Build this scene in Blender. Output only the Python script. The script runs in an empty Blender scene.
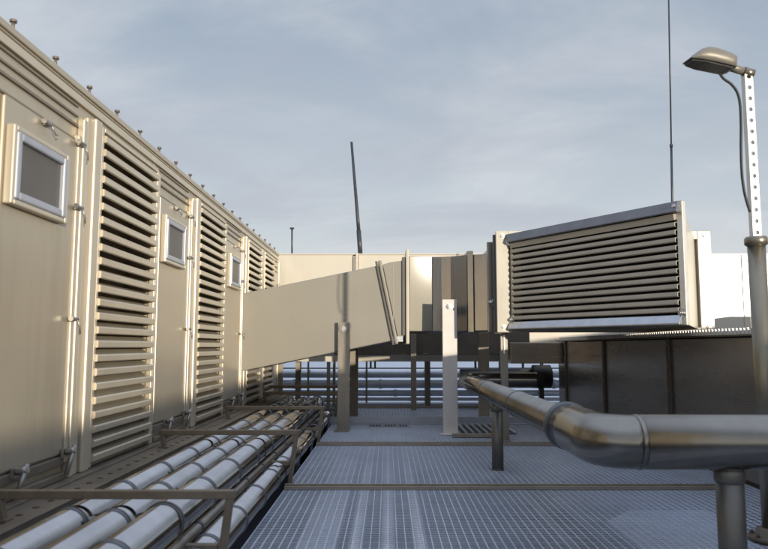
import bpy, bmesh, math, random
from mathutils import Vector, Matrix
random.seed(7)
R = math.radians
scene = bpy.context.scene
col = scene.collection

# ------------------------------------------------------------------ camera
F, CX, CY, CAMZ = 700.0, 388.0, 274.5, 1.1
PITCH = math.atan(72 / 700.0)

def P(px, py, Y):
    """world point seen at a photo pixel, at a known real distance Y"""
    a, b = (px - CX) / F, (CY - py) / F
    d = Vector((a, math.cos(PITCH) - b * math.sin(PITCH), math.sin(PITCH) + b * math.cos(PITCH)))
    d *= Y / d.y
    return Vector((d.x, d.y, d.z + CAMZ))

cam = bpy.data.cameras.new('camera')
cam.sensor_width = 36.0
cam.lens = 36.0 * F / 768.0
cam.shift_x = -4.0 / 768.0
cam.clip_start, cam.clip_end = 0.05, 2000
cam.dof.use_dof = True
cam.dof.focus_distance = 8.5
cam.dof.aperture_fstop = 2.8
camo = bpy.data.objects.new('camera', cam)
camo.location = (0, 0, CAMZ)
camo.rotation_euler = (R(90) + PITCH, 0, 0)
col.objects.link(camo)
scene.camera = camo

# ------------------------------------------------------------------ light
SUN_EL = R(3.3)
SUN_H = Vector((0.461, -0.887, 0)).normalized()
sun_dir = Vector((SUN_H.x * math.cos(SUN_EL), SUN_H.y * math.cos(SUN_EL), math.sin(SUN_EL)))
sl = bpy.data.lights.new('sun', 'SUN')
sl.energy = 3.8
sl.angle = R(0.5)
sl.color = (1.0, 0.89, 0.72)
so = bpy.data.objects.new('sun', sl)
so.rotation_euler = sun_dir.to_track_quat('Z', 'Y').to_euler()
so.location = sun_dir * 40
col.objects.link(so)

world = bpy.data.worlds.new('World')
scene.world = world
world.use_nodes = True
wn, wl = world.node_tree.nodes, world.node_tree.links
wn.clear()
wout = wn.new('ShaderNodeOutputWorld')
bg = wn.new('ShaderNodeBackground')
bg.inputs['Strength'].default_value = 0.15
sky = wn.new('ShaderNodeTexSky')
sky.sky_type = 'NISHITA'
sky.sun_disc = False
sky.sun_elevation = SUN_EL
sky.sun_rotation = math.atan2(sun_dir.x, sun_dir.y)
sky.air_density = 1.0
sky.dust_density = 0.6
sky.ozone_density = 1.5
tc = wn.new('ShaderNodeTexCoord')
sep = wn.new('ShaderNodeSeparateXYZ')
wl.new(tc.outputs['Generated'], sep.inputs[0])

def wmath(op, a, b=None):
    n = wn.new('ShaderNodeMath'); n.operation = op
    for i, v in enumerate((a, b)):
        if v is None: continue
        if isinstance(v, (int, float)): n.inputs[i].default_value = v
        else: wl.new(v, n.inputs[i])
    return n.outputs[0]
zz = wmath('ADD', wmath('MAXIMUM', sep.outputs[2], 0.0), 0.16)
comb = wn.new('ShaderNodeCombineXYZ')
wl.new(wmath('DIVIDE', sep.outputs[0], zz), comb.inputs[0])
wl.new(wmath('DIVIDE', sep.outputs[1], zz), comb.inputs[1])

def cloud(scale, stretch, lo, hi, seed, rough=0.55):
    mp = wn.new('ShaderNodeMapping')
    mp.inputs['Scale'].default_value = (stretch[0], stretch[1], 1)
    mp.inputs['Location'].default_value = (seed, seed * 0.7, 0)
    mp.inputs['Rotation'].default_value = (0, 0, R(18))
    wl.new(comb.outputs[0], mp.inputs[0])
    n = wn.new('ShaderNodeTexNoise')
    n.inputs['Scale'].default_value = scale
    n.inputs['Detail'].default_value = 7
    n.inputs['Roughness'].default_value = rough
    n.inputs['Distortion'].default_value = 0.5
    wl.new(mp.outputs[0], n.inputs[0])
    r = wn.new('ShaderNodeMapRange')
    r.interpolation_type = 'SMOOTHSTEP'
    r.inputs[1].default_value, r.inputs[2].default_value = lo, hi
    wl.new(n.outputs[0], r.inputs[0])
    return r.outputs[0]

def wmix(fac, a, b, mode='MIX'):
    m = wn.new('ShaderNodeMix'); m.data_type = 'RGBA'; m.blend_type = mode
    for i, v in ((0, fac), (6, a), (7, b)):
        if isinstance(v, (int, float)): m.inputs[i].default_value = v
        elif isinstance(v, tuple): m.inputs[i].default_value = v
        else: wl.new(v, m.inputs[i])
    return m.outputs[2]
SKYC = wn.new('ShaderNodeRGB')
veil = wmix(0.0, sky.outputs[0], (3.2, 3.6, 4.0, 1))
SKY_SETUP = True
VEIL = 0.78
hz = wn.new('ShaderNodeMapRange')
hz.interpolation_type = 'SMOOTHSTEP'
hz.inputs[1].default_value, hz.inputs[2].default_value = 0.0, 0.55
wl.new(sep.outputs[2], hz.inputs[0])
high = wmix(hz.outputs[0], (4.95, 5.25, 5.6, 1), (2.55, 3.1, 3.9, 1))   # thin overcast veil, paler low down
base = wmix(VEIL, sky.outputs[0], high)
c1 = wmath('MULTIPLY', cloud(1.15, (0.8, 1.0), 0.42, 0.72, 5.3, .58), 0.6)
c2 = wmath('MULTIPLY', cloud(0.9, (0.7, 1.15), 0.48, 0.68, 17.2, 0.62), 0.5)
base = wmix(c1, base, (4.75, 4.9, 5.15, 1))
base = wmix(c2, base, (3.1, 3.27, 3.78, 1))
def ramp(lo, hi):
    r = wn.new('ShaderNodeMapRange'); r.interpolation_type = 'SMOOTHSTEP'
    r.inputs[1].default_value, r.inputs[2].default_value = lo, hi
    wl.new(sep.outputs[2], r.inputs[0]); return r.outputs[0]
low = wmath('MULTIPLY', wmath('SUBTRACT', 1.0, ramp(0.0, 0.2)), 0.6)
base = wmix(low, base, (5.0, 5.0, 4.95, 1))
base = wmix(ramp(0.5, 0.85), base, (4.9, 5.7, 7.3, 1))       # unseen overhead sky brightened, added as bluish fill for floor and pipes
wl.new(base, bg.inputs['Color'])
wl.new(bg.outputs[0], wout.inputs[0])

scene.view_settings.view_transform = 'Standard'
scene.view_settings.look = 'None'
scene.view_settings.exposure = 0.0
scene.view_settings.gamma = 1.0
scene.view_settings.use_curve_mapping = False
scene.render.engine = 'CYCLES'
scene.cycles.max_bounces = 8
scene.cycles.use_denoising = True
scene.cycles.caustics_reflective = False
scene.cycles.caustics_refractive = False

# ------------------------------------------------------------------ materials
def mat(name, c1, c2=None, rough=0.5, rough_var=0.1, metal=0.0, scale=3.0, stretch=(1, 1, 1), bump=0.0,
        bump_scale=60.0, coat=0.0, spec=0.5, dirt=None, dirt_amt=0.0, dirt_scale=1.2, coat_rough=0.18, streak=0.55):
    m = bpy.data.materials.new(name); m.use_nodes = True
    N, L = m.node_tree.nodes, m.node_tree.links
    b = N['Principled BSDF']
    t = N.new('ShaderNodeTexCoord')
    mp = N.new('ShaderNodeMapping'); mp.inputs['Scale'].default_value = stretch
    L.new(t.outputs['Object'], mp.inputs[0])
    n = N.new('ShaderNodeTexNoise')
    n.inputs['Scale'].default_value = scale; n.inputs['Detail'].default_value = 6; n.inputs['Roughness'].default_value = 0.6
    L.new(mp.outputs[0], n.inputs[0])
    cr = N.new('ShaderNodeValToRGB')
    cr.color_ramp.elements[0].position, cr.color_ramp.elements[1].position = 0.3, 0.7
    cr.color_ramp.elements[0].color = (*c1, 1)
    cr.color_ramp.elements[1].color = (*(c2 or c1), 1)
    L.new(n.outputs[0], cr.inputs[0])
    colour = cr.outputs[0]
    if dirt:
        n3 = N.new('ShaderNodeTexNoise')
        n3.inputs['Scale'].default_value = dirt_scale; n3.inputs['Detail'].default_value = 9; n3.inputs['Roughness'].default_value = 0.7
        mp3 = N.new('ShaderNodeMapping'); mp3.inputs['Scale'].default_value = (1.6, 1.6, streak)
        L.new(t.outputs['Object'], mp3.inputs[0]); L.new(mp3.outputs[0], n3.inputs[0])
        r3 = N.new('ShaderNodeMapRange'); r3.inputs[1].default_value, r3.inputs[2].default_value = 0.5, 0.78
        r3.inputs[4].default_value = dirt_amt
        L.new(n3.outputs[0], r3.inputs[0])
        mx = N.new('ShaderNodeMix'); mx.data_type = 'RGBA'
        L.new(r3.outputs[0], mx.inputs[0]); L.new(colour, mx.inputs[6]); mx.inputs[7].default_value = (*dirt, 1)
        colour = mx.outputs[2]
    L.new(colour, b.inputs['Base Color'])
    rr = N.new('ShaderNodeMapRange')
    rr.inputs[3].default_value, rr.inputs[4].default_value = max(0.03, rough - rough_var), rough + rough_var
    L.new(n.outputs[0], rr.inputs[0]); L.new(rr.outputs[0], b.inputs['Roughness'])
    b.inputs['Metallic'].default_value = metal
    b.inputs['Specular IOR Level'].default_value = spec
    b.inputs['Coat Weight'].default_value = coat
    b.inputs['Coat Roughness'].default_value = coat_rough
    if bump:
        n2 = N.new('ShaderNodeTexNoise')
        n2.inputs['Scale'].default_value = bump_scale; n2.inputs['Detail'].default_value = 3
        mp2 = N.new('ShaderNodeMapping'); mp2.inputs['Scale'].default_value = stretch
        L.new(t.outputs['Object'], mp2.inputs[0]); L.new(mp2.outputs[0], n2.inputs[0])
        bp = N.new('ShaderNodeBump'); bp.inputs['Strength'].default_value = bump; bp.inputs['Distance'].default_value = 0.01
        L.new(n2.outputs[0], bp.inputs['Height']); L.new(bp.outputs[0], b.inputs['Normal'])
    return m

M = {}
M['wall_paint'] = mat('wall_paint', (.52, .45, .34), (.57, .50, .38), .37, .09, metal=.4, scale=1.3, bump=.12, bump_scale=1.6,
                      dirt=(.33, .28, .21), dirt_amt=.5, dirt_scale=2.2, streak=.12)
M['trim_paint'] = mat('trim_paint', (.60, .53, .41), (.66, .585, .455), .36, .08, metal=.3, scale=3, dirt=(.4, .34, .26), dirt_amt=.35)
M['duct_paint'] = mat('duct_paint', (.285, .265, .22), (.315, .29, .242), .40, .07, scale=1.1, bump=.10, bump_scale=2.0, coat=.1,
                      dirt=(.22, .20, .16), dirt_amt=.25, dirt_scale=1.6, streak=.2)
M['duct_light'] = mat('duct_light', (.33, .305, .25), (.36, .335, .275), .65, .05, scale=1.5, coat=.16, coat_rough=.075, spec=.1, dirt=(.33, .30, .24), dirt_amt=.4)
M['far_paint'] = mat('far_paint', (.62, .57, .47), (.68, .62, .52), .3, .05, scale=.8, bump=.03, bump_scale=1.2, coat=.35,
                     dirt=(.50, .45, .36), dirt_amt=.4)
M['hood_paint'] = mat('hood_paint', (.42, .37, .30), (.47, .415, .335), .4, .08, scale=4, dirt=(.25, .22, .18), dirt_amt=.4)
M['flange_paint'] = mat('flange_paint', (.55, .51, .42), (.62, .57, .47), .35, .06, scale=3, coat=.2, dirt=(.38, .33, .26), dirt_amt=.4)
M['grey_metal'] = mat('grey_metal', (.27, .245, .215), (.34, .31, .275), .33, .1, metal=.65, scale=5, stretch=(8, 8, .5), bump=.06, bump_scale=14)
M['visor_metal'] = mat('visor_metal', (.20, .20, .215), (.26, .26, .275), .42, .1, metal=.5, scale=5)
M['dark_edge'] = mat('dark_edge', (.10, .095, .085), (.14, .13, .12), .5, .1, metal=.3, scale=6)
M['brown_steel'] = mat('brown_steel', (.20, .165, .125), (.27, .225, .17), .5, .12, metal=.45, scale=9, bump=.15, bump_scale=40,
                       dirt=(.13, .09, .06), dirt_amt=.6, dirt_scale=6)
M['ledge_steel'] = mat('ledge_steel', (.19, .16, .125), (.26, .22, .175), .5, .12, metal=.3, scale=4, dirt=(.10, .08, .06), dirt_amt=.6, dirt_scale=3)
M['post_steel'] = mat('post_steel', (.27, .245, .21), (.34, .31, .265), .42, .1, metal=.5, scale=5, stretch=(3, 3, .6), bump=.08, bump_scale=30,
                      dirt=(.16, .13, .10), dirt_amt=.5, dirt_scale=4)
M['white_post'] = mat('white_post', (.72, .665, .62), (.79, .73, .68), .5, .1, scale=5, bump=.06, bump_scale=25, dirt=(.46, .38, .31), dirt_amt=.5, dirt_scale=4)
M['beige_post'] = mat('beige_post', (.50, .44, .36), (.56, .50, .41), .5, .1, scale=5, dirt=(.3, .24, .18), dirt_amt=.5, dirt_scale=4)
M['dark_post'] = mat('dark_post', (.30, .26, .20), (.36, .31, .24), .5, .1, scale=5, dirt=(.15, .12, .1), dirt_amt=.5)
M['clad_metal'] = mat('clad_metal', (.38, .365, .35), (.47, .455, .44), .12, .04, metal=1, scale=6, stretch=(1, .6, 1), bump=.05, bump_scale=9,
                      dirt=(.30, .26, .21), dirt_amt=.35, dirt_scale=3.0)
M['ring_metal'] = mat('ring_metal', (.13, .135, .15), (.19, .195, .21), .42, .1, metal=.8, scale=14)
M['thin_pipe'] = mat('thin_pipe', (.22, .20, .17), (.30, .27, .23), .4, .1, metal=.8, scale=8, dirt=(.12, .09, .07), dirt_amt=.6)
M['big_pipe'] = mat('big_pipe', (.25, .23, .20), (.31, .285, .25), .21, .05, metal=1, scale=3, stretch=(1, 1, 1), bump=.05, bump_scale=8,
                    dirt=(.19, .17, .14), dirt_amt=.55, dirt_scale=2.2)
M['stand_metal'] = mat('stand_metal', (.15, .14, .122), (.20, .187, .165), .42, .1, metal=.5, scale=6, dirt=(.10, .085, .07), dirt_amt=.5)
M['panel_metal'] = mat('panel_metal', (.29, .25, .205), (.36, .31, .255), .28, .07, metal=.75, scale=2.5, stretch=(.25, .25, 3.0),
                       dirt=(.24, .20, .16), dirt_amt=.15)
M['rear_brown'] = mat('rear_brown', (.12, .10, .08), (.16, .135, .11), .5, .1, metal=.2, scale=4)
M['panel_frame'] = mat('panel_frame', (.10, .08, .06), (.14, .11, .08), .5, .1, metal=.4, scale=6)
M['strut'] = mat('strut', (.72, .69, .62), (.80, .77, .70), .35, .08, metal=.25, scale=12, dirt=(.5, .44, .35), dirt_amt=.4, dirt_scale=8)
M['lamp_shell'] = mat('lamp_shell', (.21, .195, .165), (.26, .24, .20), .42, .08, metal=.2, scale=7, dirt=(.25, .21, .16), dirt_amt=.5, dirt_scale=6)
M['lamp_lens'] = mat('lamp_lens', (.035, .033, .032), (.06, .056, .054), .25, .08, scale=30)
M['tube_paint'] = mat('tube_paint', (.25, .22, .17), (.32, .285, .22), .3, .08, metal=.75, scale=5, stretch=(2, 2, .6), dirt=(.2, .16, .11), dirt_amt=.5, dirt_scale=4)
M['dull_brown'] = mat('dull_brown', (.20, .165, .12), (.26, .22, .165), .5, .1, scale=6)  # brown of the painted groove lines, also the louvre backing
M['galv'] = mat('galv', (.46, .495, .57), (.56, .595, .67), .42, .1, metal=.4, scale=5, dirt=(.2, .19, .18), dirt_amt=.5)
M['black'] = mat('black', (.02, .02, .021), (.035, .034, .035), .5, .1, scale=10)
M['antenna'] = mat('antenna', (.045, .05, .06), (.07, .075, .085), .4, .1, metal=.3, scale=10)
M['black_pipe'] = mat('black_pipe', (.06, .055, .05), (.09, .085, .08), .35, .1, metal=.5, scale=6)
M['silver'] = mat('silver', (.50, .50, .51), (.62, .62, .63), .33, .08, metal=1, scale=12)
M['latch_metal'] = mat('latch_metal', (.36, .35, .34), (.46, .45, .43), .42, .08, metal=.8, scale=12)
M['window_frame'] = mat('window_frame', (.40, .42, .47), (.48, .50, .55), .4, .06, metal=.2, scale=8)
M['mesh_pane'] = mat('mesh_pane', (.115, .105, .095), (.15, .14, .125), .45, .05, scale=3, spec=.4)
M['shadow_gap'] = mat('shadow_gap', (.10, .088, .07), (.13, .115, .09), .6, .1, scale=5)
M['grating'] = mat('grating', (.68, .75, .89), (.77, .83, .94), .35, .1, metal=.3, scale=2.0, dirt=(.48, .49, .54), dirt_amt=.5, dirt_scale=1.4)
M['bar_steel'] = mat('bar_steel', (.32, .28, .225), (.42, .37, .30), .42, .1, metal=.6, scale=5, stretch=(1, 6, 6), dirt=(.2, .15, .11), dirt_amt=.5, dirt_scale=5)
M['membrane'] = mat('membrane', (.030, .044, .072), (.062, .08, .118), .5, .15, scale=.9, bump=.1, bump_scale=8, dirt=(.07, .085, .09), dirt_amt=.8, dirt_scale=.6)
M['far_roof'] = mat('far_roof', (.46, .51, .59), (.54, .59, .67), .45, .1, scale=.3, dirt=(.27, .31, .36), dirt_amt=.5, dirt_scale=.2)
M['under_pipe'] = mat('under_pipe', (.62, .65, .74), (.72, .75, .84), .4, .1, metal=.2, scale=4, dirt=(.3, .3, .32), dirt_amt=.5)
M['under_box'] = mat('under_box', (.34, .36, .42), (.46, .48, .54), .45, .1, metal=.2, scale=2, dirt=(.2, .2, .22), dirt_amt=.6)
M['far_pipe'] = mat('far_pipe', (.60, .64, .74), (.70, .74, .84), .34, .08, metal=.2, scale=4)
M['concrete'] = mat('concrete', (.30, .28, .25), (.38, .36, .32), .8, .1, scale=3, bump=.3, bump_scale=30)

# ------------------------------------------------------------------ geometry helpers
class MB:
    def __init__(self): self.bm = bmesh.new()
    def box(self, x0, x1, y0, y1, z0, z1, mx=None):
        vs = [self.bm.verts.new((x, y, z)) for z in (z0, z1) for x, y in ((x0, y0), (x1, y0), (x1, y1), (x0, y1))]
        for f in ((3, 2, 1, 0), (4, 5, 6, 7), (0, 1, 5, 4), (1, 2, 6, 5), (2, 3, 7, 6), (3, 0, 4, 7)):
            self.bm.faces.new([vs[i] for i in f])
        if mx is not None: bmesh.ops.transform(self.bm, matrix=mx, verts=vs)
        return self
    def prism(self, pts, vec):
        """closed polygon pts (3-D) pushed along vec"""
        v = Vector(vec)
        a = [self.bm.verts.new(p) for p in pts]
        b = [self.bm.verts.new(Vector(p) + v) for p in pts]
        n = len(pts)
        fs = [self.bm.faces.new(a), self.bm.faces.new(b[::-1])]
        for i in range(n):
            j = (i + 1) % n
            fs.append(self.bm.faces.new((a[j], a[i], b[i], b[j])))
        bmesh.ops.recalc_face_normals(self.bm, faces=fs)
        return self
    def tube(self, pts, r, n=24, cap=True):
        """round tube along points; r number or one per point"""
        pts = [Vector(p) for p in pts]
        rs = r if isinstance(r, (list, tuple)) else [r] * len(pts)
        rings = []
        t0 = (pts[1] - pts[0]).normalized()
        up = Vector((0, 0, 1)) if abs(t0.z) < .9 else Vector((0, 1, 0))
        u = t0.cross(up).normalized()
        for i, p in enumerate(pts):
            if i == 0: t = t0
            elif i == len(pts) - 1: t = (pts[i] - pts[i - 1]).normalized()
            else:
                d0, d1 = (p - pts[i - 1]), (pts[i + 1] - p)
                t = (d0.normalized() if d0.length > 1e-6 else d1.normalized()) + (d1.normalized() if d1.length > 1e-6 else d0.normalized())
                t.normalize()
            u = (u - t * u.dot(t)).normalized()
            w = t.cross(u)
            rings.append([self.bm.verts.new(p + (u * math.cos(2 * math.pi * k / n) + w * math.sin(2 * math.pi * k / n)) * rs[i]) for k in range(n)])
        fs = []
        for a, b in zip(rings, rings[1:]):
            for k in range(n):
                f = self.bm.faces.new((a[k], a[(k + 1) % n], b[(k + 1) % n], b[k])); f.smooth = True; fs.append(f)
        if cap:
            fs.append(self.bm.faces.new(rings[0][::-1])); fs.append(self.bm.faces.new(rings[-1]))
        bmesh.ops.recalc_face_normals(self.bm, faces=fs)
        return self
    def cyl(self, p0, p1, r, n=20): return self.tube([p0, p1], r, n)
    def build(self, name, m, parent=None, bevel=0.0):
        me = bpy.data.meshes.new(name)
        self.bm.to_mesh(me); self.bm.free()
        me.materials.append(M[m])
        o = bpy.data.objects.new(name, me)
        col.objects.link(o)
        if parent is not None:
            o.parent = parent
            o.matrix_parent_inverse = Matrix.Translation(-parent.location)
        if bevel:
            b = o.modifiers.new('bevel', 'BEVEL'); b.width = bevel; b.segments = 2; b.limit_method = 'ANGLE'; b.angle_limit = R(40)
        return o

def thing(name, label, cat, loc=(0, 0, 0), group=None):
    o = bpy.data.objects.new(name, None)
    o.empty_display_size = .2
    o.location = loc
    col.objects.link(o)
    o['label'], o['category'] = label, cat
    if group: o['group'] = group
    return o

def tag(o, label, cat, group=None):
    o['label'], o['category'] = label, cat
    if group: o['group'] = group
    return o

def structure(o, kind='structure'):
    o['kind'] = kind
    return o

def children(o): return [c for c in bpy.data.objects if c.parent == o]

def copy_tree(o, shift, label=None, top=True):
    c = o.copy(); col.objects.link(c)
    for ch in children(o):
        k = copy_tree(ch, shift, top=False); k.parent = c; k.matrix_parent_inverse = ch.matrix_parent_inverse.copy()
    if top:
        c.location = Vector(o.location) + Vector(shift)
        if label: c['label'] = label
    return c

def bolt(p, n, r=.02, h=.014):
    """hex bolt head with washer, standing on p along n"""
    n = Vector(n).normalized(); p = Vector(p)
    b = MB()
    b.tube([p, p + n * .004], r * 1.5, 16)
    b.tube([p + n * .004, p + n * (.004 + h)], r, 6)
    b.tube([p + n * (.004 + h), p + n * (.004 + h * 1.5)], r * .5, 10)
    return b

def arc(c, a, b, n=8):
    """quarter bend points: corner c, from leg point a to leg point b"""
    c, a, b = Vector(c), Vector(a), Vector(b)
    o = a + b - c
    out = []
    for i in range(n + 1):
        t = math.pi / 2 * i / n
        out.append(o + (a - o) * math.cos(t) + (b - o) * math.sin(t))
    return out

# ------------------------------------------------------------------ ground and walkway
g = MB().box(-300, 300, -60, 13.2, -.72, -.70).build('roof_deck', 'membrane'); structure(g)
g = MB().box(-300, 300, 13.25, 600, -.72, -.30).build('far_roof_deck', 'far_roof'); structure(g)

gr = MB()
X0, X1, Y0, Y1 = -.80, 2.88, 1.2, 13.2
n = int((Y1 - Y0) / .04)
for i in range(n + 1):
    y = Y0 + i * .04
    gr.box(X0, X1, y - .0030, y + .0030, -.0042, 0)
n = int((X1 - X0) / .05)
for i in range(n + 1):
    x = X0 + i * .05
    gr.box(x - .0024, x + .0024, Y0, Y1, -.004, .0022)
structure(gr.build('grating_floor', 'grating'))

# pipes, a gutter and a box below the grating
for i, x in enumerate((-.25, 0, .25)):
    o = MB().tube([(x, 1.0, -.42), (x, 13.0, -.42)], .058, 20).build('under_floor_pipe', 'under_pipe')
    tag(o, ['pale pipe under the grating, left one of the three below the walkway',
            'pale pipe under the grating, middle one of the three below the walkway',
            'pale pipe under the grating, right one of the three below the walkway'][i], 'pipe', 'pipes running under the grating')
o = MB().box(1.02, 1.06, 1.2, 13, -.30, -.02).box(1.24, 1.28, 1.2, 13, -.30, -.02).box(1.06, 1.24, 1.2, 13, -.30, -.27).build('floor_channel', 'black_pipe')
tag(o, 'dark cable channel running lengthwise under the grating beside the big pipe stand', 'channel')
mb = MB()
mb.prism([(1.55, 4.2, -.60), (1.55, 4.2, -.14), (1.72, 4.2, -.06), (2.25, 4.2, -.06), (2.42, 4.2, -.14), (2.42, 4.2, -.60)], (0, .95, 0))
o = mb.build('under_floor_box', 'under_box', bevel=.02)
tag(o, 'pale chamfered box seen through the grating below the big pipe', 'box')
for i, (x0, x1, y0, y1, z) in enumerate(((-.75, -.42, 1.2, 13, -.5),)):
    o = MB().box(x0, x1, y0, y1, -.6, z).build('under_floor_tray', 'under_pipe', bevel=.006)
    tag(o, 'pale shallow tray lying below the grating next to the pipe rack', 'tray')

# cross bars on the walkway
for i, (y, x1) in enumerate(((5.55, 2.62), (7.95, 2.86), (12.7, 2.86))):
    b = MB()
    b.box(-.80, x1, y - .022, y + .022, .004, .012)
    b.box(-.80, x1, y + .014, y + .022, .012, .042)
    b.box(-.80, x1, y - .022, y - .014, .012, .030)
    o = b.build('floor_bar', 'bar_steel', bevel=.002)
    tag(o, ['brown steel bar across the grating, the nearest one', 'brown steel bar across the grating, crossing just before the white post foot',
            'dark steel bar across the far grating beyond the kerb plate'][i], 'floor bar', 'steel bars laid across the grating')
k = MB().box(-.95, 2.86, 10.2, 10.235, .003, .095).box(-.95, 2.86, 10.10, 10.2, .003, .014)
for i in range(30):
    x = -.9 + i * .126
    k.box(x, x + .012, 10.235, 10.27, .003, .08)
tag(k.build('kerb_plate', 'galv', bevel=.003), 'upright steel toe plate across the walkway behind the duct posts', 'kerb plate')

# slotted drain by the far pipe stand
d = thing('drain_grate', 'slotted floor drain with dark openings behind the thin pipe stand', 'drain', (1.15, 9.1, 0))
MB().box(.86, 1.62, 8.95, 9.95, .004, .008).build('drain_tray', 'black', d)
b = MB()
for i in range(9):
    x = .88 + i * .088
    b.box(x, x + .035, 8.97, 9.93, .010, .026)
b.build('slats', 'galv', d)
MB().box(.78, 1.30, 8.62, 8.68, .004, .05).build('front_bar', 'bar_steel', d, .004)

# ------------------------------------------------------------------ left plant building
WX = -2.0
B = thing('plant_building', 'long cream plant building with louvres and doors on the left', 'building', (-3.5, 6.3, 0))
YS, YE = 1.0, 12.6
LV = [(4.68, 5.86), (7.2, 8.38), (9.76, 10.80), (11.06, 11.98)]
lv_all = [(2.14, 3.34)] + LV
# walls as solid boxes: stretches between the louvre openings
b = MB()
edges = [YS] + [v for ab in lv_all for v in ab] + [YE]
for i in range(0, len(edges), 2):
    b.box(-2.30, WX, edges[i], edges[i + 1], .30, 2.72)
for a, c in lv_all:
    b.box(-2.30, WX, a, c, 2.60, 2.72)
    b.box(-2.30, WX, a, c, .30, .33)
b.box(-5.2, -2.30, YS, YE, -.7, 2.72)
b.build('wall', 'wall_paint', B, .004)
# roof cap with drip line
b = MB()
b.box(-5.25, -1.972, YS, YE + .03, 2.735, 2.775)
b.box(-5.2, -1.985, YS, YE + .015, 2.72, 2.735)
b.build('roof_cap', 'wall_paint', B, .006)
b = MB(); b.box(-2.0, -1.978, YS, YE, 2.655, 2.708); b.build('cornice', 'trim_paint', B, .005)
# studs on the roof edge
y = 3.13
while y < 12.5:
    s = MB()
    s.tube([(-2.02, y, 2.775), (-2.02, y, 2.79)], .018, 10)
    s.tube([(-2.02, y, 2.79), (-2.02, y, 2.838)], .009, 8)
    s.tube([(-2.02, y, 2.838), (-2.02, y, 2.852)], .019, 10)
    s.build('roof_stud', 'brown_steel', B)
    y += .485
# louvres
def louver(y0, y1, z0=.33, z1=2.58):
    fr = MB()
    t = .03
    fr.box(-2.0, -1.955, y0 - .004, y0 + t, z0 - .02, z1 + .02)
    fr.box(-2.0, -1.955, y1 - t, y1 + .004, z0 - .02, z1 + .02)
    fr.box(-2.0, -1.950, y0 + t, y1 - t, z1 - .01, z1 + .02)
    f = fr.build('louver', 'trim_paint', B, .004)
    nbl = 24
    sp = (z1 - z0) / nbl
    bl = MB()
    for i in range(nbl):
        z = z0 + sp * (i + .12)
        # blade: sloping sheet with a rolled front lip
        pts = [(-2.075, 0, z + .090), (-2.07, 0, z + .094), (-1.968, 0, z + .052), (-1.945, 0, z + .050), (-1.938, 0, z + .040),
               (-1.940, 0, z + .006), (-1.952, 0, z + .000), (-1.960, 0, z + .006), (-1.958, 0, z + .036), (-1.972, 0, z + .046)]
        bl.prism([(p[0], y0 + t + .001, p[2]) for p in pts], (0, y1 - y0 - 2 * t - .002, 0))
    bl.build('blades', 'trim_paint', f)
    MB().box(-2.2, -2.19, y0 + t, y1 - t, z0, z1).build('backing', 'dull_brown', f)
for a, c in lv_all: louver(a, c)
# vertical posts between door and louvre
for y in (4.385, 6.895, 9.395, 1.9):
    MB().box(-2.0, -1.952, y, y + .055, .30, 2.56).build('post', 'trim_paint', B, .008)
    MB().box(-2.0, -1.968, y + .085, y + .145, .30, 2.60).build('post', 'trim_paint', B, .008)
    MB().box(-2.0, -1.945, y + .165, y + .275, .30, 2.62).build('post', 'trim_paint', B, .012)
for y in (5.895, 8.415):
    MB().box(-2.0, -1.965, y, y + .05, .30, 2.58).build('post', 'trim_paint', B, .006)
MB().box(-2.0, -1.955, 10.82, 11.04, .30, 2.62).build('post', 'trim_paint', B, .01)
MB().box(-2.0, -1.955, 12.52, 12.62, .30, 2.62).build('post', 'trim_paint', B, .01)

def latch(p, parent, ang=35):
    """toggle latch: bracket, barrel and swinging handle"""
    x, y, z = p
    b = MB()
    b.box(x, x + .016, y - .025, y + .025, z - .014, z + .014)
    b.tube([(x + .026, y - .04, z), (x + .026, y + .035, z)], .011, 12)
    b.tube([(x + .026, y - .04, z), (x + .026, y - .058, z)], .016, 12)
    a = R(ang)
    b.tube([(x + .03, y + .02, z), (x + .04, y + .02 + .04 * math.sin(a), z - .05), (x + .034, y + .02 + .08 * math.sin(a), z - .11 * math.cos(a))], .0045, 8)
    return b.build('latch', 'latch_metal', parent, 0)

def foot_latch(p, parent):
    x, y, z = p
    b = MB()
    b.box(x, x + .018, y - .03, y + .03, z - .02, z + .03)
    b.tube([(x + .02, y, z + .01), (x + .075, y, z + .025)], .02, 12)
    b.tube([(x + .065, y + .01, z + .05), (x + .04, y - .035, z - .12)], .014, 10)
    b.box(x + .03, x + .06, y - .04, y + .04, z + .012, z + .03)
    return b.build('latch', 'latch_metal', parent, 0)

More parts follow.
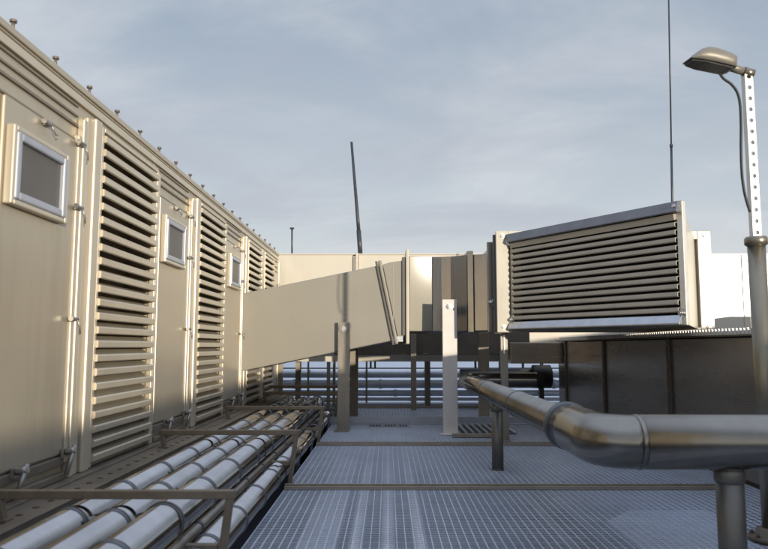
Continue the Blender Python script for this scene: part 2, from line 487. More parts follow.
def door(y0, y1, window=True):
    dd = MB().box(-2.0, -1.975, y0, y1, .45, 2.40).build('door', 'wall_paint', B, .01)
    # right-hand frame strip and sill strips below
    MB().box(-2.0, -1.962, y1 + .004, y1 + .045, .40, 2.44).build('door_jamb', 'trim_paint', dd, .006)
    MB().box(-2.0, -1.966, y0 - .02, y1, .385, .44).build('sill', 'ledge_steel', dd, .008)
    MB().box(-2.0, -1.955, y0 - .02, y1, .302, .345).build('kick_strip', 'ledge_steel', dd, .008)
    # dark strips painted as the shade lines of grooves over the door
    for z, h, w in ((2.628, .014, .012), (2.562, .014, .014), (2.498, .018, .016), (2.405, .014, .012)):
        MB().box(-2.0, -2.0 + w, y0 - .06, y1 + .035, z, z + h).build('groove_shade', 'dull_brown', dd, .002)
    if window:
        w0, w1 = y0 + .05, y0 + .62
        z0, z1 = 1.86, 2.22
        b = MB()
        b.box(-1.975, -1.925, w0 - .03, w0, z0 - .03, z1 + .03)
        b.box(-1.975, -1.925, w1, w1 + .03, z0 - .03, z1 + .03)
        b.box(-1.975, -1.925, w0, w1, z1, z1 + .03)
        b.box(-1.975, -1.925, w0, w1, z0 - .03, z0)
        b.build('window_surround', 'trim_paint', dd, .008)
        b = MB()
        q = .045
        for (ya, yb, za, zb, k) in ((w0, w0 + q, z0, z1, 0), (w1 - q, w1, z0, z1, 1), (w0 + q, w1 - q, z1 - q, z1, 2), (w0 + q, w1 - q, z0, z0 + q, 3)):
            b.box(-1.975, -1.918 if k < 2 else -1.920, ya, yb, za, zb)
        b.build('window_frame', 'window_frame', dd, .01)
        MB().box(-1.975, -1.945, w0 + q, w1 - q, z0 + q, z1 - q).build('mesh_pane', 'mesh_pane', dd)
    for z in (2.38, 1.97, 1.27):
        latch((-1.962, y1 + .0, z), dd)
    latch((-1.975, (y0 + y1) / 2 + .0, 2.375), dd, 70)
    foot_latch((-1.966, y1 - .01, .455), dd)
    foot_latch((-1.966, y0 + .26, .435), dd)
door(3.50, 4.335)
door(5.99, 6.845)
door(8.51, 9.345)
# small last door with no window and the louvre side panel
dd = MB().box(-2.0, -1.978, 12.05, 12.5, .42, 2.40).build('door', 'wall_paint', B, .01)
for z in (2.2, 2.05, 1.7):
    latch((-1.978, 12.44, z), dd)
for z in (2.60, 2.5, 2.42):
    MB().box(-2.0, -1.985, 12.06, 12.5, z, z + .015).build('groove_shade', 'dull_brown', dd)  # groove shade above the small door, painted as dark strips
# perforated base ledge
b = MB()
b.box(-2.0, -1.675, YS, YE, .26, .285)
b.box(-1.69, -1.675, YS, YE, .02, .26)
b.box(-2.0, -1.90, YS, YE, .285, .30)
b.box(-1.70, -1.672, YS, YE, .285, .297)
led = b.build('base_ledge', 'ledge_steel', B, .003)
y = YS + .1
while y < YE:
    MB().tube([(-1.79, y, .2845), (-1.79, y, .2875)], .017, 12).build('ledge_hole', 'black', led)
    y += .16
MB().box(-5.2, -1.70, YS + .01, YE - .01, -.7, .258).build('plinth', 'ledge_steel', B)

# ------------------------------------------------------------------ clad pipes along the building
PN = [('silver clad pipe nearest the building wall, first of the three raised pipes', -1.475, .083, 1),
      ('silver clad pipe in the middle of the three raised pipes', -1.262, .083, 1),
      ('silver clad pipe, thickest of the raised three and farthest from the wall', -1.06, .092, 1)]
PZ = .27
YEND = 10.9
for lab, x, r, _ in PN:
    t = thing('clad_pipe', lab, 'pipe', (x, .8, PZ), 'clad pipes beside the plant building')
    MB().tube([(x, .8, PZ), (x, YEND - .25, PZ)] + arc((x, YEND, PZ), (x, YEND - .2, PZ), (x, YEND, PZ - .2)) + [(x, YEND, -.68)], r, 32).build('cladding', 'clad_metal', t)
    y = 1.42 + random.uniform(-.1, .1)
    k = 0
    while y < YEND - .3:
        MB().tube([(x, y - .018, PZ), (x, y - .014, PZ), (x, y + .014, PZ), (x, y + .018, PZ)], [r + .002, r + .009, r + .009, r + .002], 32).build('ring_clamp', 'ring_metal', t)
        y += .65; k += 1
t = thing('clad_pipe', 'silver clad pipe lying on the floor, right of the raised pipes', 'pipe', (-.875, .8, .085), 'clad pipes beside the plant building')
MB().tube([(-.90, .8, .09), (-.90, 10.45, .09)] + arc((-.90, 10.65, .09), (-.90, 10.5, .09), (-.90, 10.65, -.1)) + [(-.90, 10.65, -.68)], .08, 28).build('cladding', 'clad_metal', t)
y = 1.1
while y < 10.4:
    MB().tube([(-.90, y - .016, .09), (-.90, y - .012, .09), (-.90, y + .012, .09), (-.90, y + .016, .09)], [.081, .088, .088, .081], 28).build('ring_clamp', 'ring_metal', t)
    y += .62
t = thing('thin_pipe', 'thin dark pipe between the raised silver pipes and the floor pipe', 'pipe', (-.975, .8, .175))
MB().tube([(-.975, .8, .175), (-.975, 10.4, .175), (-.975, 10.42, .12), (-.975, 10.42, -.68)], .029, 20).build('tube', 'thin_pipe', t)
y = 1.3
while y < 10.3:
    MB().tube([(-.975, y - .012, .175), (-.975, y + .012, .175)], .035, 20).build('ring_clamp', 'ring_metal', t)
    y += .6

# guard frames straddling the pipes
FR = ['brown steel guard frame over the pipes, nearest the camera', 'brown steel guard frame over the pipes, second from the camera',
      'brown steel guard frame over the pipes, third from the camera', 'dark steel guard frame over the far end of the pipes under the duct']
def guard_frame(y, lab):
    t = thing('guard_frame', lab, 'frame', (-1.3, y, 0), 'guard frames over the clad pipes')
    MB().box(-1.86, -.725, y - .02, y + .02, .385, .425).build('top_bar', 'brown_steel', t, .004)
    b = MB()
    b.prism([(-1.855, y - .018, .385), (-1.82, y - .018, .385), (-1.80, y - .018, .287), (-1.835, y - .018, .287)], (0, .036, 0))
    b.box(-1.86, -1.78, y - .03, y + .03, .2855, .293)
    b.build('leg', 'brown_steel', t, .003)
    b = MB()
    b.prism([(-.765, y - .018, .385), (-.729, y - .018, .385), (-.775, y - .018, .003), (-.811, y - .018, .003)], (0, .036, 0))
    b.build('leg', 'brown_steel', t, .003)
    MB().box(-1.67, -.80, y - .02, y + .02, .145, .178).build('bearer', 'brown_steel', t, .003)
    return t
f0 = guard_frame(3.4, FR[0])
for i, y in enumerate((5.8, 8.1, 10.55)):
    copy_tree(f0, (0, y - 3.4, 0), FR[i + 1])

# ------------------------------------------------------------------ the air duct
D = thing('air_duct', 'beige rectangular air duct sloping up from the building to the louvred hood', 'duct', (-.4, 10.3, .8))
YF, YB = 9.4, 11.3
# inclined box: parallel faces in the X-Z plane
A0, A1 = Vector((-1.99, YF, 1.805)), Vector((-.13, YF, 2.19))     # top edge
s = (A1 - A0).normalized(); nrm = Vector((s.z, 0, -s.x))
B0, B1 = Vector((-1.99, YF, .765)), A1 + nrm * 1.03
mb = MB(); mb.prism([A0, A1, B1, B0], (0, YB - YF, 0)); mb.build('inclined_section', 'duct_paint', D, .012)
# slanted joint flange (double plates)
def slab(p_top, p_bot, wid, y0, y1, ext=.06):
    ax = (p_top - p_bot).normalized(); sd = Vector((ax.z, 0, -ax.x)) * wid * .5
    a, b_ = p_top + ax * ext, p_bot - ax * ext
    m = MB()
    m.prism([Vector((q.x, y0, q.z)) for q in (a - sd, a + sd, b_ + sd, b_ - sd)], (0, y1 - y0, 0))
    return m
jt, jb = A1 + s * .028, B1 + s * .028
slab(jt, jb, .048, YF - .06, YB + .06).build('slanted_flange', 'duct_paint', D, .02)
slab(jt - s * .046, jb - s * .046, .03, YF - .035, YB + .035).build('slanted_flange', 'dark_edge', D, .006)
# elbow wedge
e0, e1 = jt + s * .03, jb + s * .03
VX = .235
mb = MB()
mb.prism([e0, Vector((.03, YF, 2.235)), Vector((VX, YF, 2.26)), Vector((VX, YF, 1.245)), e1], (0, YB - YF, 0))
mb.build('elbow', 'duct_paint', D, .008)
MB().box(.07, .076, YF - .004, YF + .1, 1.26, 2.235).build('elbow_seam', 'hood_paint', D)
MB().box(.19, .235, YF - .03, YB + .03, 1.25, 2.30).build('collar', 'dark_edge', D, .004)
MB().box(.238, .285, YF - .065, YB + .05, 1.13, 2.41).build('collar', 'flange_paint', D, .016)
b = bolt((.13, YF - .01, 1.20), (0, -1, 0), .022, .02); b.box(.06, .20, YF - .008, YF + .03, 1.165, 1.235); b.build('joint_bolt', 'silver', D)
# sections to the hood: sunlit panel falling away, then a bend towards the hood
ZB, ZT = 1.305, 2.315
def plan(pts, z0, z1):
    m = MB(); m.prism([(p[0], p[1], z0) for p in pts], (0, 0, z1 - z0)); return m
sm_ = MB()
tl = -.036                                  # the panel leans forward a little towards its top
vs = [sm_.bm.verts.new(p) for p in ((.287, YF, ZB), (.60, YF + .065, ZB), (.60, YB, ZB), (.287, YB, ZB),
                                    (.287, YF + tl, ZT), (.60, YF + .065 + tl, ZT), (.60, YB, ZT), (.287, YB, ZT))]
for f_ in ((3, 2, 1, 0), (4, 5, 6, 7), (0, 1, 5, 4), (1, 2, 6, 5), (2, 3, 7, 6), (3, 0, 4, 7)):
    sm_.bm.faces.new([vs[i] for i in f_])
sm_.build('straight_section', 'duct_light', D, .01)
# curved bend made of three facets
pl = [(.602, YF + .066), (.72, YF + .055), (.85, YF + .01), (.96, YF - .07), (1.045, YF - .16)]
plan(pl + [(1.045, YB), (.602, YB)], ZB, ZT).build('bend_section', 'grey_metal', D, .006)
for i, p in enumerate(pl[1:4]):
    MB().box(p[0] - .003, p[0] + .003, p[1] - .003, p[1] + .05, ZB + .02, ZT - .02).build('bend_seam', 'grey_metal', D)
plan([(1.048, YF - .20), (1.125, YF - .225), (1.125, YB), (1.048, YB)], ZB - .02, ZT + .045).build('collar', 'grey_metal', D, .006)
plan([(1.127, YF - .16), (1.135, YF - .16), (1.135, YB), (1.127, YB)], ZB, ZT).build('collar_shadow_gap', 'dark_edge', D)
plan([(1.137, YF - .185), (1.325, YF - .25), (1.325, YB), (1.137, YB)], ZB, ZT).build('end_section', 'grey_metal', D, .006)
# ------------------------------------------------------------------ louvred intake hood
H = thing('louvred_hood', 'large wedge shaped intake hood with grey horizontal louvres at the duct end', 'hood', (2.5, 8.2, 1.26))
FY = 8.15
# flange frame
b = MB()
fx0, fx1, fz0, fz1 = 1.27, 3.80, 1.262, 2.455
b.box(fx0, fx0 + .15, FY, FY + .05, fz0, fz1)
b.box(fx1 - .16, fx1, FY, FY + .05, fz0, fz1)
b.box(fx0 + .15, fx1 - .16, FY, FY + .05, fz1 - .10, fz1)
b.box(fx0 + .15, fx1 - .16, FY, FY + .05, fz0, fz0 + .06)
b.build('flange', 'flange_paint', H, .006)
for x in (fx0 + .075, fx1 - .075):
    for z in (fz0 + .06, fz1 - .06):
        bolt((x, FY, z), (0, -1, 0), .024).build('bolt', 'latch_metal', H)
# plenum behind with dark gasket plates
MB().box(1.335, 3.74, FY + .054, 10.2, 1.31, 2.40).build('plenum', 'flange_paint', H, .008)
MB().box(1.245, 1.333, FY + .054, FY + .11, 1.25, 2.42).build('gasket', 'dark_edge', H, .004)
MB().box(1.20, 1.333, FY + .24, FY + .30, 1.27, 2.36).build('gasket', 'grey_metal', H, .006)
b = bolt((1.24, FY + .14, 1.62), (-1, 0, 0), .03, .03); b.build('bolt', 'silver', H)
# wedge
Lp, Rp, Bp = Vector((1.435, FY, 0)), Vector((2.655, 6.25, 0)), Vector((3.60, FY, 0))
u = (Rp - Lp).normalized(); nn = Vector((u.y, -u.x, 0))
if nn.y > 0: nn = -nn
LEN = (Rp - Lp).length
hz0, hz1 = 1.30, 2.365
def hpt(t, o, z): return Lp + u * t + nn * o + Vector((0, 0, z))
# top and bottom sheets (triangular), right side sheet
b = MB()
b.prism([Lp + Vector((0, -.002, hz1)), Rp + Vector((0, 0, hz1)), Bp + Vector((0, -.002, hz1))], (0, 0, .02))
b.prism([Lp + Vector((0, -.002, hz0)), Rp + Vector((0, 0, hz0)), Bp + Vector((0, -.002, hz0))], (0, 0, .02))
b.build('hood_sheet', 'hood_paint', H)
su = (Bp - Rp).normalized(); sn = Vector((su.y, -su.x, 0))
b = MB()
b.prism([Rp + Vector((0, 0, hz0)), Bp + Vector((0, -.004, hz0)), Bp + Vector((0, -.004, hz0)) - sn * .025, Rp + Vector((0, 0, hz0)) - sn * .025 + su * .02], (0, 0, hz1 - hz0 + .022))
b.build('side_sheet', 'flange_paint', H, .004)
# corner post at the apex, left jamb
b = MB()
b.prism([hpt(LEN - .05, .002, hz0 - .01), hpt(LEN + .012, .002, hz0 - .01), hpt(LEN + .012, -.05, hz0 - .01), hpt(LEN - .05, -.05, hz0 - .01)], (0, 0, hz1 - hz0 + .06))
b.build('corner_post', 'strut', H, .006)  # pale strut colour used to paint in the sunlit edge
b = MB()
b.prism([hpt(.0, .002, hz0), hpt(.035, .002, hz0), hpt(.035, -.03, hz0), hpt(.0, -.03, hz0)], (0, 0, hz1 - hz0))
b.build('jamb', 'hood_paint', H, .003)
# visor and top rail
def bar(t0, t1, prof):
    m = MB(); m.prism([hpt(t0, o, z) for o, z in prof], u * (t1 - t0)); return m
bar(-.01, LEN + .005, [(-.02, hz1 - .050), (.07, hz1 - .060), (.078, hz1 - .050), (.05, hz1 + .045), (-.02, hz1 + .055)]).build('visor', 'visor_metal', H, .003)
bar(.03, LEN - .05, [(-.03, hz1 - .10), (.03, hz1 - .125), (.045, hz1 - .065), (-.03, hz1 - .055)]).build('top_rail', 'hood_paint', H, .004)
# blades
b = MB()
NB = 12
z0, z1 = hz0 + .10, hz1 - .115
sp = (z1 - z0) / NB
for i in range(NB):
    z = z0 + sp * i
    prof = [(-.09, z + .060), (-.09, z + .064), (.016, z + .049), (.028, z + .042), (.030, z + .012), (.022, z + .003), (.012, z + .003), (.020, z + .014), (.018, z + .036), (.010, z + .043)]
    b.prism([hpt(.036, o, q) for o, q in prof], u * (LEN - .036 - .052))
b.build('louver_blades', 'hood_paint', H, .002)
b = MB(); b.prism([hpt(.04, -.13, hz0 + .03), hpt(LEN - .12, -.13, hz0 + .03), hpt(LEN - .12, -.14, hz0 + .03), hpt(.04, -.14, hz0 + .03)], (0, 0, hz1 - hz0 - .06)); b.build('backing', 'black', H)
# rounded metal sill
bar(.0, LEN - .02, [(-.02, hz0 + .09), (.022, hz0 + .082), (.066, hz0 + .008), (.066, hz0 - .006), (-.02, hz0 - .006)]).build('sill', 'silver', H, .004)
for t_, z in ((.02, hz1 - .05), (LEN - .03, hz1 - .0), (.02, hz0 + .11), (LEN - .03, hz0 + .10)):
    bolt(hpt(t_, .035 if z > 2 else .004, z), nn, .026, .025).build('bolt', 'silver', H)

# ------------------------------------------------------------------ posts below duct and hood
def post(name, label, x, y, w, d, ztop, m, foot=True, footdir=-1, b_at=None, group=None, slot=False):
    t = thing(name, label, 'post', (x, y, 0), group)
    mb = MB()
    # folded channel: web towards the camera and two flanges
    mb.box(x - w / 2, x + w / 2, y, y + .008, .006, ztop)
    mb.box(x - w / 2, x - w / 2 + .008, y + .008, y + d, .006, ztop)
    mb.box(x + w / 2 - .008, x + w / 2, y + .008, y + d, .006, ztop)
    mb.build('channel', m, t, .003)
    if foot:
        mb = MB(); mb.box(x - w / 2 - (.04 if footdir < 0 else 0), x + w / 2 + (.04 if footdir > 0 else 0), y - .10, y + d, .003, .010)
        mb.build('foot_plate', m, t, .002)
    if b_at is not None:
        bb = bolt((x, y, b_at), (0, -1, 0), .034, .03); bb.build('bolt', 'silver', t)
    return t
G = 'support posts under the duct'
t1 = post('support_post', 'brown grey steel post bolted to the sloping duct front', -.585, 9.29, .155, .09, 1.42, 'post_steel', b_at=1.34, footdir=-1, group=G)
MB().tube([(-.585, 9.285, 1.34), (-.585, 9.27, 1.34)], .062, 24).build('washer', 'post_steel', t1)
post('support_post', 'dark post just behind the brown grey duct post', -.545, 11.32, .13, .08, 1.35, 'dark_post', group=G)
t3 = post('support_post', 'white flat steel post with one bolt in front of the grey duct bend', .79, 8.97, .185, .07, 1.70, 'white_post', b_at=1.61, footdir=-1, group=G)
MB().box(.72, .86, 9.042, 9.38, 1.52, 1.64).build('arm', 'white_post', t3, .004)
post('support_post', 'beige post behind the end of the big pipe, right of the white post', 1.44, 10.6, .16, .08, 1.31, 'beige_post', group=G)
t6 = post('support_post', 'grey brown post with a painted sunlit strip under the hood corner', 1.385, 8.38, .085, .06, 1.26, 'post_steel', group=G)
MB().box(1.375, 1.395, 8.366, 8.378, 1.01, 1.24).build('sunlit_strip', 'silver', t6, .003)  # silver strip stands in for sunlight falling on the post
post('support_post', 'slim pole below the far building, left of the brown grey duct post', -1.05, 12.45, .06, .06, .83, 'dark_post', foot=False, group='legs under the far building')
post('support_post', 'slim pole below the far building, close beside its twin left of the duct post', -.985, 12.9, .05, .05, .83, 'dark_post', foot=False, group='legs under the far building')
post('support_post', 'dark leg below the far building, midway between brown and white posts', .445, 12.25, .095, .07, 1.32, 'dark_post', foot=False, group='legs under the far building')
post('support_post', 'dark leg below the far building beside the plant building corner', -1.93, 12.68, .08, .05, .83, 'dark_post', foot=False, group='legs under the far building')
post('support_post', 'dark leg below the far building behind the hood corner post', 2.02, 12.55, .09, .06, .83, 'dark_post', foot=False, group='legs under the far building')

# ------------------------------------------------------------------ far building
FB = thing('far_building', 'long cream metal building on legs closing the walkway behind the duct', 'building', (1.5, 14, 0))
FYY = 12.95
FZ0, FZ1 = .825, 2.80
segs = [(-6.5, -2.9), (-2.9, -.66), (-.55, 2.1), (2.1, 4.3), (4.3, 6.6), (6.6, 9.5)]
b = MB()
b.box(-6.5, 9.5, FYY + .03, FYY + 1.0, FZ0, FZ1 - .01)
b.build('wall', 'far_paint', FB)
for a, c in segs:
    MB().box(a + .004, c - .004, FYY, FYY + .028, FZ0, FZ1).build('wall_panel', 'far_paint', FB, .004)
MB().box(-.652, -.60, FYY - .03, FYY + .028, FZ0, FZ1 - .02).build('seam_post', 'duct_paint', FB, .006)
MB().box(-.60, -.555, FYY - .045, FYY + .028, FZ0, FZ1 + .03).build('seam_post', 'far_paint', FB, .006)
for x in (2.1, 4.3, 6.6): MB().box(x - .02, x + .02, FYY - .02, FYY + .028, FZ0, FZ1 - .003).build('seam_post', 'far_paint', FB, .006)
MB().box(-6.5, 9.5, FYY - .012, FYY + 1.02, FZ1 + .002, FZ1 + .025).build('roof_cap', 'far_paint', FB, .004)
for x in (-1.7, .75, 3.3, 6.0, 8.9):
    MB().box(x - .05, x + .05, FYY + .4, FYY + .5, -.30, FZ0).build('leg', 'dark_post', FB)
for x in (-2.05, -.32, -.24, 1.62, 1.70, 2.5):
    MB().box(x - .018, x + .018, FYY + .1, FYY + .16, FZ0 - .13, FZ0).build('hanger', 'dark_post', FB)

# ------------------------------------------------------------------ far pipe rack
GP = 'stacked pipes behind the far grating'
FP = [('far_pipe', 'top pipe of the far stack under the distant building', 14.3, .54, .072),
      ('far_pipe', 'middle pipe of the far stack under the distant building', 14.3, .345, .082),
      ('far_pipe', 'third pipe down in the far stack under the distant building', 14.3, .165, .062),
      ('far_pipe', 'lowest thin pipe of the far stack under the distant building', 14.3, .045, .035)]
for i, (nm, lab, y, z, r) in enumerate(FP):
    t = thing(nm, lab, 'pipe', (0, y, z), GP)
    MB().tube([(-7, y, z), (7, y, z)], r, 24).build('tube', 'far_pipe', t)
    x = -2.2 + .3 * i
    while x < 3.6:
        MB().tube([(x - .03, y, z), (x + .03, y, z)], r * 1.16, 24).build('coupling', 'far_pipe', t)
        x += 1.75
o = MB().tube([(-7, 14.36, .66), (7, 14.36, .66)], .014, 10).build('far_conduit', 'black_pipe'); tag(o, 'thin dark conduit above the far pipe stack', 'conduit')
rl = ['slim dark upright at the left end of the far pipe stack', 'slim dark upright of the far pipe stack beside the brown grey post',
      'slim dark upright of the far pipe stack left of the white post', 'slim dark upright of the far pipe stack behind the beige post',
      'slim dark upright of the far pipe stack at its right end']
for i, x in enumerate((-1.60, -.43, .75, 1.93, 3.1)):
    o = MB().box(x - .018, x + .018, 14.16, 14.20, -.02, .83).box(x - .018, x + .018, 14.20, 14.45, .60, .63).build('rack_upright', 'dark_post')
    tag(o, rl[i], 'upright', 'uprights of the far pipe stack')
o = MB().box(-2.6, 7, 14.0, 14.9, -.32, -.02).build('rack_plinth', 'far_roof', bevel=.01); tag(o, 'low pale plinth under the far pipe stack', 'plinth')
o = MB().box(-2.3, -.7, 11.55, 11.62, .42, .47).box(-2.3, -.7, 11.55, 11.62, .20, .23).build('far_rail', 'brown_steel', bevel=.004)
tag(o, 'dark horizontal rail across the far ends of the clad pipes', 'rail')

# black pipe with coupling
t = thing('black_pipe', 'black horizontal pipe with a thick bolted coupling by the dark enclosure', 'pipe', (1.9, 12.3, .5))
MB().tube([(1.25, 12.3, .58), (2.8, 12.3, .58)], .13, 28).build('tube', 'black_pipe', t)
b = MB(); b.tube([(2.50, 12.3, .58), (2.52, 12.3, .58), (2.82, 12.3, .58), (2.84, 12.3, .58)], [.16, .20, .20, .16], 28); b.build('coupling', 'black', t)
MB().box(2.62, 2.70, 12.25, 12.35, 0, .40).build('pedestal', 'black_pipe', t)
MB().box(1.6, 1.68, 12.25, 12.35, 0, .46).build('pedestal', 'black_pipe', t)
MB().tube([(2.66, 12.3, .77), (2.66, 12.3, .98)], .012, 10).build('stem', 'black', t)

o = MB().box(-.95, 2.50, 12.40, 12.80, .955, 1.36).build('rear_box', 'rear_brown', bevel=.008)  # dark brown box added to fill the band below the sloping duct
tag(o, 'dark brown box added behind the sloping duct below its underside', 'duct')
t = thing('vent_plate', 'small floor plate with dark slots just before the toe plate', 'vent', (0, 9.85, 0))
MB().box(-.27, .29, 9.78, 9.98, .004, .007).build('plate', 'galv', t)
for i in range(13):
    if i % 5 == 4: continue
    MB().box(-.25 + i * .041, -.228 + i * .041, 9.80, 9.96, .0072, .010).build('slot', 'black', t)
# cross duct behind
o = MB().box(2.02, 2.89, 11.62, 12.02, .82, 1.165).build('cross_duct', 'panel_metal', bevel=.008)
tag(o, 'dark brown box duct joining the end of the dark panel enclosure', 'duct')

# ------------------------------------------------------------------ dark panel enclosure on the right
E = thing('panel_enclosure', 'low dark metal panel enclosure along the right side of the walkway', 'enclosure', (3.6, 7, 0))
EX = 2.9
ys = [2.2, 3.1, 5.2, 7.25, 9.44, 11.47, 12.05]
MB().box(EX + .03, 4.6, 2.2, 12.05, -.7, 1.17).build('core', 'panel_metal', E)
for a, c in zip(ys, ys[1:]):
    MB().box(EX, EX + .028, a + .045, c - .045, .02, 1.175).build('panel', 'panel_metal', E, .006)
for y in ys[1:-1]:
    MB().box(EX - .025, EX + .028, y - .042, y + .042, .0, 1.18).build('seam_post', 'panel_frame', E, .006)
MB().box(EX - .03, 4.62, 2.2, 12.05, 1.182, 1.20).build('top_cap', 'panel_frame', E, .004)
b = MB()
y = 3.2
while y < 11.8:
    b.box(EX - .026, EX - .004, y, y + .030, 1.20, 1.25)
    y += .062
b.box(EX - .004, EX + .004, 3.2, 11.8, 1.20, 1.235)
b.build('toothed_strip', 'strut', E)

for y in ys[1:-1]:
    b = MB()
    for z in (.15, .4, .65, .9, 1.12):
        b.tube([(EX - .025, y, z), (EX - .031, y, z)], .011, 10)
    b.build('rivet_row', 'bar_steel', E)
# ------------------------------------------------------------------ big pipe on the right
BP = thing('big_pipe', 'big grey metal pipe with an elbow crossing the walkway on the right', 'pipe', (.97, 3.2, .66))
bx, bz, by = .985, .668, 3.25
r1, r2 = .094, .122
MB().tube([(bx, by + .62, bz), (bx, 8.9, bz)] + arc((bx, 9.15, bz), (bx, 8.95, bz), (bx + .2, 9.15, bz)) + [(1.9, 9.15, bz), (1.92, 9.15, bz)] + [], r1, 40).build('far_run', 'big_pipe', BP)
pts = [(bx, by + .65, bz), (bx, by + .45, bz)] + arc((bx, by, bz), (bx, by + .15, bz), (bx + .15, by, bz), 14)
MB().tube(pts, r2, 40).build('elbow', 'big_pipe', BP)
MB().tube([(bx + .1502, by, bz), (4.5, by - .02, bz)], r2, 40).build('near_run', 'big_pipe', BP)
MB().tube([(bx + .14, by, bz), (bx + .146, by, bz), (bx + .158, by, bz), (bx + .164, by, bz)], [r2, r2 + .003, r2 + .003, r2], 40).build('seam_ring', 'big_pipe', BP)
MB().tube([(bx, by + .62, bz), (bx, by + .632, bz), (bx, by + .672, bz), (bx, by + .684, bz)], [r2, r2 + .008, r2 + .008, r1], 40).build('sleeve', 'ring_metal', BP)
for y in (5.35, 6.95, 8.0):
    MB().tube([(bx, y - .018, bz), (bx, y - .012, bz), (bx, y + .012, bz), (bx, y + .018, bz)], [r1, r1 + .006, r1 + .006, r1], 40).build('ring_clamp', 'ring_metal', BP)
def stand(x, y, r, ztop, label):
    t = thing('pipe_stand', label, 'pipe stand', (x, y, 0), 'round stands under the big pipe')
    MB().tube([(x, y, -.1), (x, y, ztop)], r, 28).build('column', 'stand_metal', t)
    MB().tube([(x, y, ztop - .07), (x, y, ztop - .062), (x, y, ztop - .02), (x, y, ztop - .01)], [r, r * 1.1, r * 1.1, r], 28).build('collar', 'stand_metal', t)
    MB().tube([(x, y, .003), (x, y, .010)], r * 1.1, 28).build('base_ring', 'stand_metal', t)
stand(.985, 6.42, .052, bz - r1 + .012, 'slim round stand under the far run of the big pipe')
stand(1.545, by - .005, .060, bz - r2 + .012, 'thick round stand under the near run of the big pipe')

# ------------------------------------------------------------------ lamp post
LX, LY = 2.178, 4.1
S = thing('lamp_post', 'lamp post with a perforated upper strut and a small beige floodlight head', 'lamp post', (LX, LY, 0))
MB().tube([(LX, LY, .003), (LX, LY, .03), (LX, LY, .034), (LX, LY, .07), (LX, LY, .08)], [.125, .125, .085, .08, .055], 32).build('base_flange', 'panel_frame', S)
for a in range(6):
    ang = R(60 * a + 20)
    bolt((LX + .105 * math.cos(ang), LY + .105 * math.sin(ang), .03), (0, 0, 1), .011, .012).build('bolt', 'panel_frame', S)
MB().tube([(LX, LY, .07), (LX, LY, 1.72)], .050, 32).build('tube', 'tube_paint', S)
MB().tube([(LX, LY, 1.69), (LX, LY, 1.70), (LX, LY, 1.735), (LX, LY, 1.745)], [.05, .064, .064, .056], 32).build('collar', 'tube_paint', S)
# perforated strut: front web built as a sheet with real round holes
SX0, SX1, SZ0, SZ1 = LX - .024, LX + .024, 1.735, 2.755
def perforated(x0, x1, z0, z1, yy, th, r, pitch):
    m = MB(); bm = m.bm
    zc = z0 + pitch * .5; cells = []
    while zc + pitch * .5 <= z1 + 1e-6:
        cells.append(zc); zc += pitch
    xc = (x0 + x1) / 2; hw = (x1 - x0) / 2; K = 16
    for c in cells:
        inner, outer = [], []
        for k in range(K):
            a = 2 * math.pi * k / K
            ca, sa = math.cos(a), math.sin(a)
            q = min(hw / abs(ca) if abs(ca) > 1e-6 else 9, pitch / 2 / abs(sa) if abs(sa) > 1e-6 else 9)
            inner.append((xc + r * ca, c + r * sa)); outer.append((xc + q * ca, c + q * sa))
        # square corners
        for k in range(K):
            j = (k + 1) % K
            poly = [outer[k], outer[j], inner[j], inner[k]]
            fr = [bm.verts.new((p[0], yy, p[1])) for p in poly]
            bk = [bm.verts.new((p[0], yy + th, p[1])) for p in poly]
            bm.faces.new(fr[::-1]); bm.faces.new(bk)
            bm.faces.new((fr[2], fr[3], bk[3], bk[2])); bm.faces.new((fr[0], fr[1], bk[1], bk[0]))
        for sx in (-1, 1):
            for sz in (-1, 1):
                # fill the corner left by the ray-cast outline
                cxx, czz = xc + sx * hw, c + sz * pitch / 2
                near = sorted(outer, key=lambda p: (p[0] - cxx) ** 2 + (p[1] - czz) ** 2)[:2]
                tri = [(cxx, czz)] + near
                fr = [bm.verts.new((p[0], yy, p[1])) for p in tri]
                bk = [bm.verts.new((p[0], yy + th, p[1])) for p in tri]
                bm.faces.new(fr); bm.faces.new(bk[::-1])
    return m, cells
m_, cells = perforated(SX0, SX1, SZ0, SZ1, LY - .02, .003, .0135, .068)
m_.box(SX0, SX0 + .003, LY - .0168, LY + .025, SZ0, SZ1)
m_.box(SX1 - .003, SX1, LY - .0168, LY + .025, SZ0, SZ1)
m_.build('strut', 'strut', S)
# arm and head
a0 = P(753, 74.5, LY); a1 = P(728, 66.5, LY)
MB().tube([a0, a0 + (a1 - a0) * .38], .030, 20).build('arm_socket', 'tube_paint', S)
MB().tube([a0 + (a1 - a0) * .36, a1 + (a1 - a0) * .1], .024, 20).build('arm', 'lamp_shell', S)
ax = Vector((-math.cos(R(10)), -.10, math.sin(R(10)))).normalized()
sy = Vector((0, 1, 0)); sy = (sy - ax * sy.dot(ax)).normalized()
uz = sy.cross(ax).normalized()
if uz.z < 0: uz = -uz
hb = P(731, 70.5, LY)
HL = .285
secs = [(0, .050, .062), (.004, .064, .082), (.03, .070, .090), (.08, .072, .098), (.14, .072, .103), (.18, .071, .098), (.215, .068, .080), (.245, .062, .050), (.268, .056, .020), (HL, .050, .004)]
b = MB(); bm = b.bm; rings = []
for (l, w, h) in secs:
    ring = []
    for k in range(13):
        a = math.pi * k / 12
        cx_, sx_ = math.cos(a), math.sin(a)
        px_ = math.copysign(abs(cx_) ** .5, cx_) * w; pz_ = abs(sx_) ** .5 * h
        ring.append(bm.verts.new(hb + ax * l + sy * px_ + uz * pz_))
    rings.append(ring)
fs = []
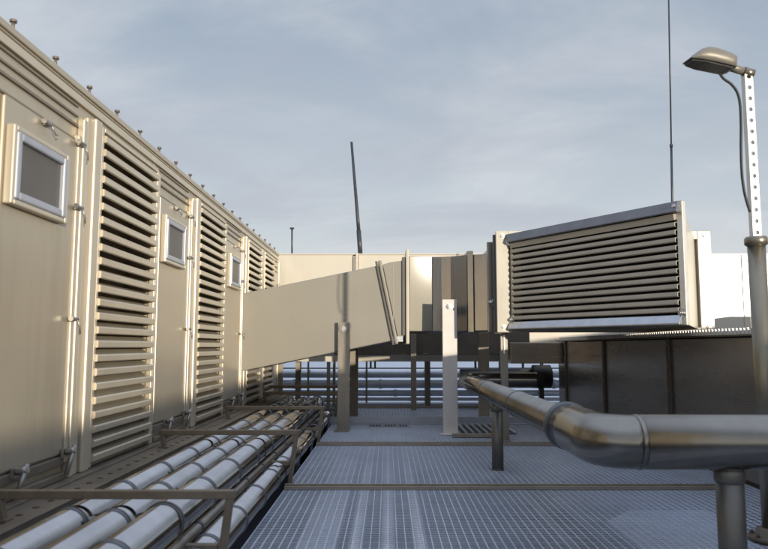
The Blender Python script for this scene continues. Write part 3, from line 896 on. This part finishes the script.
for a, c in zip(rings, rings[1:]):
    for k in range(12):
        f = bm.faces.new((a[k], a[k + 1], c[k + 1], c[k])); f.smooth = True; fs.append(f)
    fs.append(bm.faces.new((a[12], a[0], c[0], c[12])))
fs.append(bm.faces.new(rings[0])); fs.append(bm.faces.new(rings[-1][::-1]))
bmesh.ops.recalc_face_normals(bm, faces=fs)
hd = b.build('lamp_head', 'lamp_shell', S)
b = MB()
q = [hb + ax * .02 + sy * .058 - uz * .002, hb + ax * .02 - sy * .058 - uz * .002, hb + ax * .20 - sy * .064 - uz * .002, hb + ax * (HL - .012) - sy * .044 - uz * .002,
     hb + ax * (HL - .012) + sy * .044 - uz * .002, hb + ax * .20 + sy * .064 - uz * .002]
b.prism(q, -uz * .012); b.build('lens', 'lamp_lens', hd, .003)
cb = [P(*c, LY - .03) for c in ((720, 74), (724, 79), (731, 84), (737, 92), (740, 104), (741, 125), (741, 150), (742, 175), (745, 195), (750, 212))]
# smooth the cable
sm = []
for i in range(len(cb) - 1):
    p0, p1, p2, p3 = cb[max(i - 1, 0)], cb[i], cb[i + 1], cb[min(i + 2, len(cb) - 1)]
    for k in range(5):
        t_ = k / 5
        sm.append(.5 * ((2 * p1) + (p2 - p0) * t_ + (2 * p0 - 5 * p1 + 4 * p2 - p3) * t_ ** 2 + (3 * p1 - p0 - 3 * p2 + p3) * t_ ** 3))
sm.append(cb[-1])
MB().tube(sm, .008, 10).build('cable', 'black', S)

# ------------------------------------------------------------------ antennas
t = thing('whip_antenna', 'thick dark leaning mast antenna on the far building roof', 'antenna', (-.5, 13.5, FZ1))
p0, p1 = P(360.5, 253, 13.4), P(351.5, 142, 13.4)
MB().tube([p0 - Vector((0, 0, .06)), p0 + (p1 - p0) * .20], .045, 14).build('base', 'antenna', t)
MB().tube([p0 + (p1 - p0) * .2, p0 + (p1 - p0) * .3, p1], [.036, .034, .024], 12).build('mast', 'antenna', t)
t = thing('rod_antenna', 'short thin rod antenna with a small cap, left of the leaning mast', 'antenna', (-1.85, 13.5, FZ1))
p0, p1 = P(292, 254, 13.4), P(292, 229, 13.4)
MB().tube([p0 - Vector((0, 0, .05)), p1], .016, 10).build('mast', 'antenna', t)
MB().tube([p1, p1 + Vector((0, 0, .025))], .042, 12).build('cap', 'antenna', t)
t = thing('wire_antenna', 'very tall thin wire antenna rising from the louvred hood', 'antenna', (3.4, 8.6, 2.4))
p0 = P(671.5, 207, 8.6); p1 = P(668, -40, 8.6)
p0.z = 2.40
m0 = p0 + (p1 - p0) * .33
MB().tube([p0, m0], .015, 10).build('lower_rod', 'antenna', t)
MB().tube([m0 - (p1 - p0) * .005, m0 + (p1 - p0) * .005], .02, 10).build('joint', 'antenna', t)
MB().tube([m0, p1], .010, 10).build('upper_rod', 'antenna', t)

# parapet behind the camera's right that throws the low shade over the floor
o = MB().box(8.0, 8.4, -30, 9.7, -.7, 1.87).build('parapet_wall', 'concrete')
tag(o, 'plain concrete parapet wall off to the right of the walkway', 'wall')
